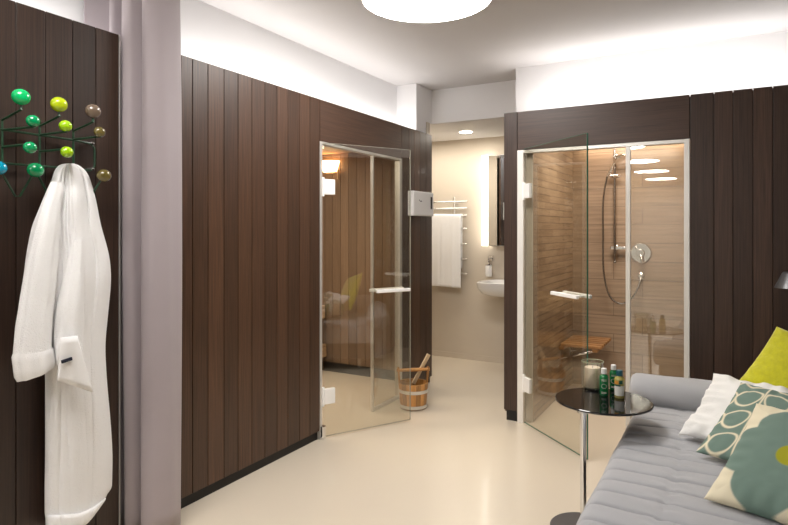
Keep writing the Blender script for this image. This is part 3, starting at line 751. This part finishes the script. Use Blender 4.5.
# turned back cuff: a pointed flap with the dark maker's tag
b = MB(); Q = []
for j in range(9):
    f = j/8; row = []
    yl, yr = 338+42*f, 336+56*f
    xl, xr = 61-4*f, 76+16*f
    for k in range(17):
        u = k/16; p = onX(xl+(xr-xl)*u, yl+(yr-yl)*u, XR+0.138+0.012*math.sin(math.pi*u)-0.012*f)
        row.append(p)
    Q.append(row)
b.grid(Q); o = obj('cuff', b, M['terry_cuff'], s, fix=False); md = o.modifiers.new('thick', 'SOLIDIFY'); md.thickness = 0.012; md.offset = 0
c0, c1 = onX(61.5, 362, XR+0.152), onX(72, 358.5, XR+0.154); b = MB(); u = (c1-c0).normalized(); nx = Vector((1, 0, 0)); nx = (nx-u*nx.dot(u)).normalized()
b.obox((c0+c1)/2, u, nx, u.cross(nx), ((c1-c0).length, 0.006, 0.012), 0.001); obj('woven_tag', b, M['navy'], s)

# ------------------------------------------------------------- round side table
TX, TY = -0.512, 2.905; PX, PY = -0.568, 2.735
t = thing('side_table', (PX, PY, 0), 'round glossy black side table on a steel pole in front of the glass shower door', 'table')
b = MB(); b.lathe((TX, TY, 0), [(0, 0.538), (0.212, 0.538), (0.219, 0.542), (0.219, 0.548), (0.216, 0.55), (0, 0.55)], 72); obj('table_top', b, M['black_glass'], t, angle=18)
b = MB(); b.cyl((PX, PY, 0.012), (PX, PY, 0.538), 0.0135, seg=24); b.lathe((PX, PY, 0.53), [(0.03, 0), (0.03, 0.008)]); obj('pole', b, M['chrome'], t)
b = MB(); b.lathe((PX, PY, 0), [(0, 0), (0.145, 0), (0.145, 0.008), (0.14, 0.012), (0, 0.013)], 64); obj('base_plate', b, M['lamp_grey'], t)
def onT(px, py, z=0.55):
    d = _ray(px, py); k = (z-HC)/d.z; return Vector((d.x*k, d.y*k, z))
c = onT(592.5, 389)
t = thing('candle_jar', c, 'pale green glass jar with a cream candle on the side table', 'candle')
b = MB(); b.lathe(c, [(0, 0), (0.046, 0), (0.052, 0.006), (0.0535, 0.14), (0.0505, 0.14), (0.0485, 0.01), (0, 0.009)], 40); obj('glass_jar', b, M['candle_glass'], t)
b = MB(); b.tube([(c.x+0.052*math.cos(k*math.pi/24), c.y+0.052*math.sin(k*math.pi/24), c.z+0.14) for k in range(48)], 0.0016, 6, closed=True); obj('jar_rim', b, simple('jar_rim_glass', (0.42, 0.48, 0.30), 0.1), t)
b = MB(); b.lathe(c, [(0, 0.012), (0.037, 0.012), (0.039, 0.016), (0.039, 0.108), (0.037, 0.111), (0.02, 0.106), (0, 0.105)], 36); k = obj('candle', b, M['candle'], t)
b = MB(); b.tube([(c.x, c.y, c.z+0.105), (c.x+.001, c.y, c.z+0.117)], 0.001, 6); obj('wick', b, M['black'], k)
def bottle(px, py, r, h, mb, ml, label, kind):
    c = onT(px, py); t = thing('small_bottle', c, label, 'bottle', 'toiletry bottles on the side table')
    b = MB(); b.lathe(c, [(0, 0), (r*0.9, 0), (r, 0.004), (r, h*0.66), (r*0.93, h*0.72), (r*0.52, h*0.79), (r*0.5, h*0.84), (0, h*0.84)], 28); obj('bottle_body', b, mb, t)
    b = MB(); b.lathe(c, [(0, h*0.8), (r*0.62, h*0.8), (r*0.64, h*0.82), (r*0.62, h*0.99), (r*0.55, h), (0, h)], 24); obj('cap', b, ml, t)
    view = Vector((-c.x, -c.y, 0)).normalized(); a0 = math.atan2(view.y, view.x)
    def patch(name, m, aw0, aw1, z0, z1, rr):
        q = MB(); G_ = []
        for j in range(5):
            z = z0+(z1-z0)*j/4
            G_.append([(c.x+(r+rr)*math.cos(a0+aw0+(aw1-aw0)*k/12), c.y+(r+rr)*math.sin(a0+aw0+(aw1-aw0)*k/12), c.z+z) for k in range(13)])
        q.grid(G_); return obj(name, q, m, t, fix=False)
    if kind == 'g':
        q = MB()
        for j in range(22):    # ring emblem and lines of small lettering
            a = 2*math.pi*j/22; zz = h*0.36+0.0105*math.sin(a); aa = a0+0.55*math.cos(a)
            q.ball((c.x+(r+.0005)*math.cos(aa), c.y+(r+.0005)*math.sin(aa), c.z+zz), 0.0012, seg=6)
        for zz in (0.10, 0.14, 0.56, 0.60):
            for j in range(7):
                aa = a0-0.5+j*0.16; q.ball((c.x+(r+.0003)*math.cos(aa), c.y+(r+.0003)*math.sin(aa), c.z+h*zz), 0.0011, (1, 1, 1.6), 6)
        obj('label_print', q, M['label_white'], t)
    else:
        patch('label', M['label_white'], -1.2, 1.0, h*0.10, h*0.46, 0.0004)
        patch('label_band', M['label_dark'], -1.2, 0.2, h*0.44, h*0.50, 0.0007); patch('label_fruit', M['label_orange'], -1.0, -0.2, h*0.52, h*0.63, 0.0006)
        patch('label_leaf', M['label_dark'], -0.1, 0.6, h*0.53, h*0.66, 0.0006)
    return t
bottle(613.5, 389, 0.020, 0.122, M['green_glass'], M['lid_white'], 'green bottle with white cap standing behind the other two bottles', 'g')
bottle(604, 395, 0.0215, 0.130, M['green_glass'], M['lid_white'], 'green bottle with white cap and ring emblem, next to the candle jar', 'g')
bottle(619.5, 397.5, 0.0235, 0.131, M['liquid'], M['lid_teal'], 'amber bottle with teal cap and white label on the side table', 'l')

# ------------------------------------------------------------- daybed
SX0, SX1, SY0, SY1, SZ = -0.42, 0.47, 0.7, 3.44, 0.42
t = thing('daybed', (0.05, 2.2, 0), 'light grey quilted daybed along the dark plank wall', 'sofa')
def quilt(y): 
    q = (y-0.06)/0.118; f = q-math.floor(q); d = min(f, 1-f)*0.118; return 1-math.exp(-(d/0.007)**2)*0.75-0.25*math.exp(-(d/0.02)**2)
b = MB(); P = []; NY, NX = 760, 60
for i in range(NY+1):
    y = SY0+(SY1-SY0)*i/NY; row = []
    for k in range(NX+1):
        u = k/NX; x = SX0+(SX1-SX0)*u
        yy = y+0.012*noise.noise(Vector((x*2.5, y*1.2, 0.4)))+0.015*math.sin(x*4)
        edge = min(1, (x-SX0)/0.05); ed = math.sqrt(max(0, 1-(1-edge)**2)) if edge < 1 else 1
        z = SZ-0.04+0.028*ed+0.018*quilt(yy)*min(1, ed+.3)
        z += 0.010*noise.noise(Vector((x*3, y*3, 2.0)))
        # puckered lengthwise seam
        s = x-(-0.19+0.02*math.sin(y*3)); z -= 0.010*math.exp(-(s/0.016)**2)*(0.6+0.4*math.sin(y*95))
        z += 0.004*math.exp(-(s/0.05)**2)*math.sin(y*95+x*30)
        row.append((x-0.012*(1-ed), y, z))
    P.append(row)
b.grid(P)
for a, c in ((0, 0), (1, 1)): pass
bt = SZ-0.16
front = [P[0][k] for k in range(NX+1)]; back = [P[-1][k] for k in range(NX+1)]
left = [P[i][0] for i in range(NY+1)]; right = [P[i][-1] for i in range(NY+1)]
for edge in (front, back, left, right):
    b.grid([[tuple(p) for p in edge], [(p[0], p[1], bt) for p in edge]])
bmesh.ops.remove_doubles(b.bm, verts=b.bm.verts[:], dist=1e-5)
obj('quilted_seat', b, M['sofa'], t, angle=60)
b = MB(); b.box((SX0+0.03, SY0+0.03, 0.10), (SX1, SY1-0.02, bt+0.002), 0.01); obj('base', b, M['sofa_dark'], t)
for x in (SX0+0.1, SX1-0.08):
    for y in (SY0+0.12, SY1-0.15):
        b = MB(); b.cyl((x, y, 0), (x, y, 0.101), 0.018, 0.022); obj('leg', b, M['alu'], t)
def roll(name, p0, p1, r, sq):
    b = MB(); p0, p1 = Vector(p0), Vector(p1); d = (p1-p0); L = d.length; d.normalize(); up = Vector((0, 0, 1)); sd = d.cross(up); P = []; n = 48
    st = [0, .004, .012, .03, .06]; ts = [s_ for s_ in st]+[0.06+(L-0.12)*i/60 for i in range(1, 61)]+[L-s_ for s_ in reversed(st[:-1])]
    rs = [0.0, .62, .84, .97, 1.0]; rs = rs+[1.0]*60+[rs[3], rs[2], rs[1], rs[0]]
    for s_, k in zip(ts, rs):
        row = []
        for j in range(n):
            a = 2*math.pi*j/n; w = 1+0.022*math.sin(5*a+s_*14)+0.03*noise.noise(Vector((s_*7, math.cos(a), math.sin(a))))
            row.append(p0+d*s_+sd*(math.cos(a)*r*k*w*sq)+up*(math.sin(a)*r*k*w))
        P.append(row)
    b.grid(P, True); bmesh.ops.remove_doubles(b.bm, verts=b.bm.verts[:], dist=1e-5); return obj(name, b, M['sofa'], t, angle=70)
roll('arm_bolster', (-0.47, 3.475, 0.475), (0.47, 3.475, 0.475), 0.09, 1.2)
b = MB(); b.box((SX0+0.03, SY1, 0.10), (SX1, SY1+0.11, 0.42), 0.02); obj('arm_support', b, M['sofa'], t)
roll('back_bolster', (0.535, 0.7, 0.52), (0.535, 3.42, 0.52), 0.10, 0.75)
b = MB(); b.box((SX1+0.002, SY0, 0.10), (0.60, SY1, 0.43), 0.02); obj('back_support', b, M['sofa'], t)

# ------------------------------------------------------------- cushions
def cushion(name, P0, P1, b_, W, T, label, mat, fn=None, n=70, group='cushions on the daybed', ruffle=0.0, seed=0.0, frill=0.0):
    P0, P1, b_ = Vector(P0), Vector(P1), Vector(b_).normalized(); H = P1-P0; nrm = b_.cross(H).normalized()
    t = MB(); c = P0+H/2+b_*W/2
    if not fn: t.bm.faces.layers.float['tone']
    lay = t.bm.verts.layers.float_color.new('pattern') if fn else None
    def pt(i, j, side):
        u, v = 2*i/n-1, 2*j/n-1
        x = u*(0.93+0.07*v*v); y = v*(0.93+0.07*u*u)
        h = max(0, (1-u*u)*(1-v*v))**0.42
        p = c+b_*(x*W/2)+H*(y/2)+nrm*(side*T/2*h)
        w = noise.noise(Vector((u*2.2+seed, v*2.2, seed)))*0.5+noise.noise(Vector((u*6+seed, v*6, seed+3)))*0.2
        p += nrm*(w*0.018*(0.35+ruffle)*h*side)
        # gathered seams near the edge
        e = max(abs(u), abs(v)); k = math.sin((v if abs(u) > abs(v) else u)*24+seed*3)
        p += nrm*side*0.0035*k*max(0, (e-0.6)/0.4)*h*2*(1+2*ruffle)
        if ruffle: p += nrm*0.012*ruffle*math.sin(u*9+v*7+seed)
        return p
    V = {}
    for side in (1, -1):
        for i in range(n+1):
            for j in range(n+1):
                if side == -1 and (i in (0, n) or j in (0, n)): V[(side, i, j)] = V[(1, i, j)]; continue
                v = t.bm.verts.new(pt(i, j, side)); V[(side, i, j)] = v
                if fn: v[lay] = (*fn(i/n, j/n), 1)
    for side in (1, -1):
        for i in range(n):
            for j in range(n):
                q = [V[(side, i, j)], V[(side, i+1, j)], V[(side, i+1, j+1)], V[(side, i, j+1)]]
                if side < 0: q.reverse()
                f = t.bm.faces.new(q); f.smooth = True
    if frill:   # soft gathered border around the pillow
        per = [(i, 0) for i in range(n)]+[(n, j) for j in range(n)]+[(n-i, n) for i in range(n)]+[(0, n-j) for j in range(n)]
        ring = []
        for k, (i, j) in enumerate(per):
            p = V[(1, i, j)].co; d = (p-c); d = (d-nrm*d.dot(nrm)).normalized()
            q = p+d*frill+nrm*0.004*math.sin(k*0.5)
            ring.append((t.bm.verts.new(q+nrm*0.003), t.bm.verts.new(q-nrm*0.003), i, j))
        m = len(ring)
        for k in range(m):
            a, b2 = ring[k], ring[(k+1) % m]
            for s_ in (0, 1):
                fv = [V[(1, a[2], a[3])], V[(1, b2[2], b2[3])], b2[s_], a[s_]]
                if s_ == 0: fv.reverse()
                f = t.bm.faces.new(fv); f.smooth = True
            f = t.bm.faces.new([a[0], a[1], b2[1], b2[0]]); f.smooth = True
    o = obj(name, t, mat, origin=tuple(P0), angle=80, fix=False); meta(o, label, 'cushion', group); return o
CREAM = (0.78, 0.71, 0.52); SAGE = (0.155, 0.235, 0.195); OLIVE = (0.36, 0.35, 0.006)
def mixc(a, b, k): k = min(1, max(0, k)); return tuple(x+(y-x)*k for x, y in zip(a, b))
def flower(u, v):
    x, y = (u-0.44), (v-0.47); r = math.hypot(x, y); a = math.atan2(y, x)
    s = 0.012; best = -9
    for i in range(5):
        t_ = a0_+i*2*math.pi/5; cx, cy = 0.265*math.cos(t_), 0.265*math.sin(t_)
        best = max(best, 0.235-math.hypot(x-cx, y-cy))
    best = max(best, 0.26-r)
    c = mixc(CREAM, SAGE, best/s+0.5)
    return mixc(c, OLIVE, (0.095-r)/s+0.5)
a0_ = 1.9
def loops(u, v):
    d = 9.0; s = 0.009
    for ix in range(-1, 5):
        for iy in range(-1, 5):
            for sgn in (-1, 1):
                cx = 0.33+0.54*ix*1.0+sgn*0.135; cy = 0.14+0.31*iy
                dx, dy = u-cx, v-cy; ang = sgn*0.85
                lx = dx*math.cos(ang)+dy*math.sin(ang); ly = -dx*math.sin(ang)+dy*math.cos(ang)
                w = 0.105*(1-0.3*(ly/0.14)); e = math.hypot(lx/max(w, .03), ly/0.14)
                d = min(d, abs(e-1)*0.098)
        d = min(d, abs(u-(0.33+0.54*ix)))
    return mixc(SAGE, CREAM, (0.009-d)/s+0.5)
cushion('cushion', (-0.045, 3.19, 0.525), (0.200, 3.31, 0.895), (0.9, -0.35, -0.20), 0.47, 0.13, 'chartreuse yellow velvet cushion standing by the bolster', M['velvet'], seed=1.0)
cushion('cushion', (-0.195, 2.89, 0.45), (-0.06, 3.19, 0.667), (0.9, -0.43, 0), 0.60, 0.11, 'plain white crinkled cushion with a gathered edge, behind the sage one', M['linen'], ruffle=0.7, seed=2.2)
cushion('cushion', (-0.115, 2.70, 0.445), (0.049, 3.01, 0.68), (0.85, -0.45, 0), 0.42, 0.10, 'sage green cushion with cream leaf loop outlines', M['print'], fn=loops, n=150, seed=3.1)
cushion('cushion', (-0.072, 2.262, 0.438), (0.092, 2.575, 0.705), (0.915, -0.40, 0), 0.46, 0.15, 'cream cushion printed with one large sage flower, nearest the viewer', M['print'], fn=flower, n=150, seed=4.4)

# ------------------------------------------------------------- wall reading lamp
LX, LY, LZ = 0.308, 3.78, 1.04
t = thing('reading_lamp', (0.62, 3.5, 1.0), 'grey metal reading lamp on a swing arm over the daybed', 'lamp')
b = MB(); b.lathe((LX, LY, LZ), [(0.09, 0), (0.092, 0.002), (0.058, 0.075), (0.05, 0.085), (0.018, 0.087), (0.016, 0.105), (0, 0.106)], 40); obj('lamp_shade', b, M['lamp_grey'], t)
b = MB(); b.tube(catmull([Vector((LX, LY, LZ+0.08)), Vector((LX+.005, LY-.01, LZ-0.01)), Vector((LX+.03, LY-.03, LZ-0.055)), Vector((LX+.10, LY-.09, LZ-0.07)), Vector((0.595, 3.52, LZ-0.07))], 8), 0.006, 10); obj('swing_arm', b, M['chrome'], t)
b = MB(); b.lathe((0.6195, 3.50, LZ-0.07), [(0.045, 0), (0.045, -0.012), (0.015, -0.02), (0.013, -0.04), (0, -0.04)], 28, 'X'); obj('wall_plate', b, M['lamp_grey'], t)

# ------------------------------------------------------------- ceiling lights
cl = ['large round ceiling light over the middle of the room', 'second round ceiling light from the shower, above the viewer', 'third round ceiling light from the shower', 'fourth round ceiling light from the shower', 'fifth round ceiling light from the shower', 'round ceiling light farthest from the shower']
for i, y in enumerate((2.86, 0.76, -1.34, -3.44, -5.54, -7.64)):
    t = thing('ceiling_light', (-1.416, y, ZC), cl[i], 'ceiling light', 'round ceiling lights')
    b = MB(); b.lathe((-1.416, y, ZC), [(0.350, -0.001), (0.353, -0.001), (0.353, -0.007), (0.347, -0.008), (0.347, -0.001)], 72); obj('rim', b, M['white_metal'], t)
    b = MB(); b.lathe((-1.416, y, ZC-0.006), [(0, 0), (0.346, 0), (0.346, 0.004)], 64); obj('diffuser', b, M['emit_ceiling'] if i == 0 else M['emit_far'], t)

# ------------------------------------------------------------- area lamps: hidden strips, and unseen ceiling lamps for shower, sauna and bathroom
def area(name, loc, sx, sy, power, c, rot=(math.pi, 0, 0), label='hidden area light'):
    l = bpy.data.lights.new(name, 'AREA'); l.shape = 'RECTANGLE'; l.size = sx; l.size_y = sy; l.energy = power; l.color = c
    o = bpy.data.objects.new(name, l); col.objects.link(o); o.location = loc; o.rotation_euler = rot
    return o
W_ = (1.0, 0.975, 0.96)
area('cove_light', (-2.42, 3.2, 2.15), 0.10, 2.5, 4.5, W_)
area('cove_light', (-2.42, -1.0, 2.12), 0.10, 5.2, 8, W_)
area('cove_light', (-0.42, 4.26, 2.195), 1.8, 0.12, 4.5, W_)
area('shower_light', (-0.66, 5.235, 2.09), 0.95, 0.05, 2.2, (1.0, 0.82, 0.65), (0, 0, 0))
area('shower_light', (-0.66, 4.55, 2.09), 0.5, 0.4, 12, (1.0, 0.90, 0.80), (0, 0, 0))
area('sauna_light', (-3.25, 3.4, 2.06), 0.8, 0.8, 17, (1.0, 0.86, 0.70), (0, 0, 0))
area('bathroom_light', (-2.5, 5.25, 2.28), 1.1, 0.4, 8, (1.0, 0.92, 0.80), (0, 0, 0))

w = bpy.data.worlds.new('world'); bpy.context.scene.world = w; w.use_nodes = True
w.node_tree.nodes['Background'].inputs[0].default_value = (0.5, 0.5, 0.5, 1); w.node_tree.nodes['Background'].inputs[1].default_value = 0.05

# ------------------------------------------------------------- camera and colour management
cam = bpy.data.cameras.new('camera'); co = bpy.data.objects.new('camera', cam); col.objects.link(co)
co.location = (0, 0, HC); co.rotation_euler = (math.pi/2, 0, TH)
cam.sensor_fit = 'HORIZONTAL'; cam.sensor_width = 36; cam.lens = 36*F/788; cam.shift_y = -32.5/788; cam.clip_start = 0.05
sc = bpy.context.scene; sc.camera = co
sc.view_settings.view_transform = 'Standard'; sc.view_settings.look = 'None'; sc.view_settings.gamma = 1.0
sc.view_settings.use_curve_mapping = False; sc.view_settings.exposure = 0.8
cy = sc.cycles; cy.use_denoising = True; cy.max_bounces = 10; cy.transparent_max_bounces = 16; cy.diffuse_bounces = 5; cy.glossy_bounces = 5
cy.caustics_reflective = False; cy.caustics_refractive = False; cy.sample_clamp_indirect = 6
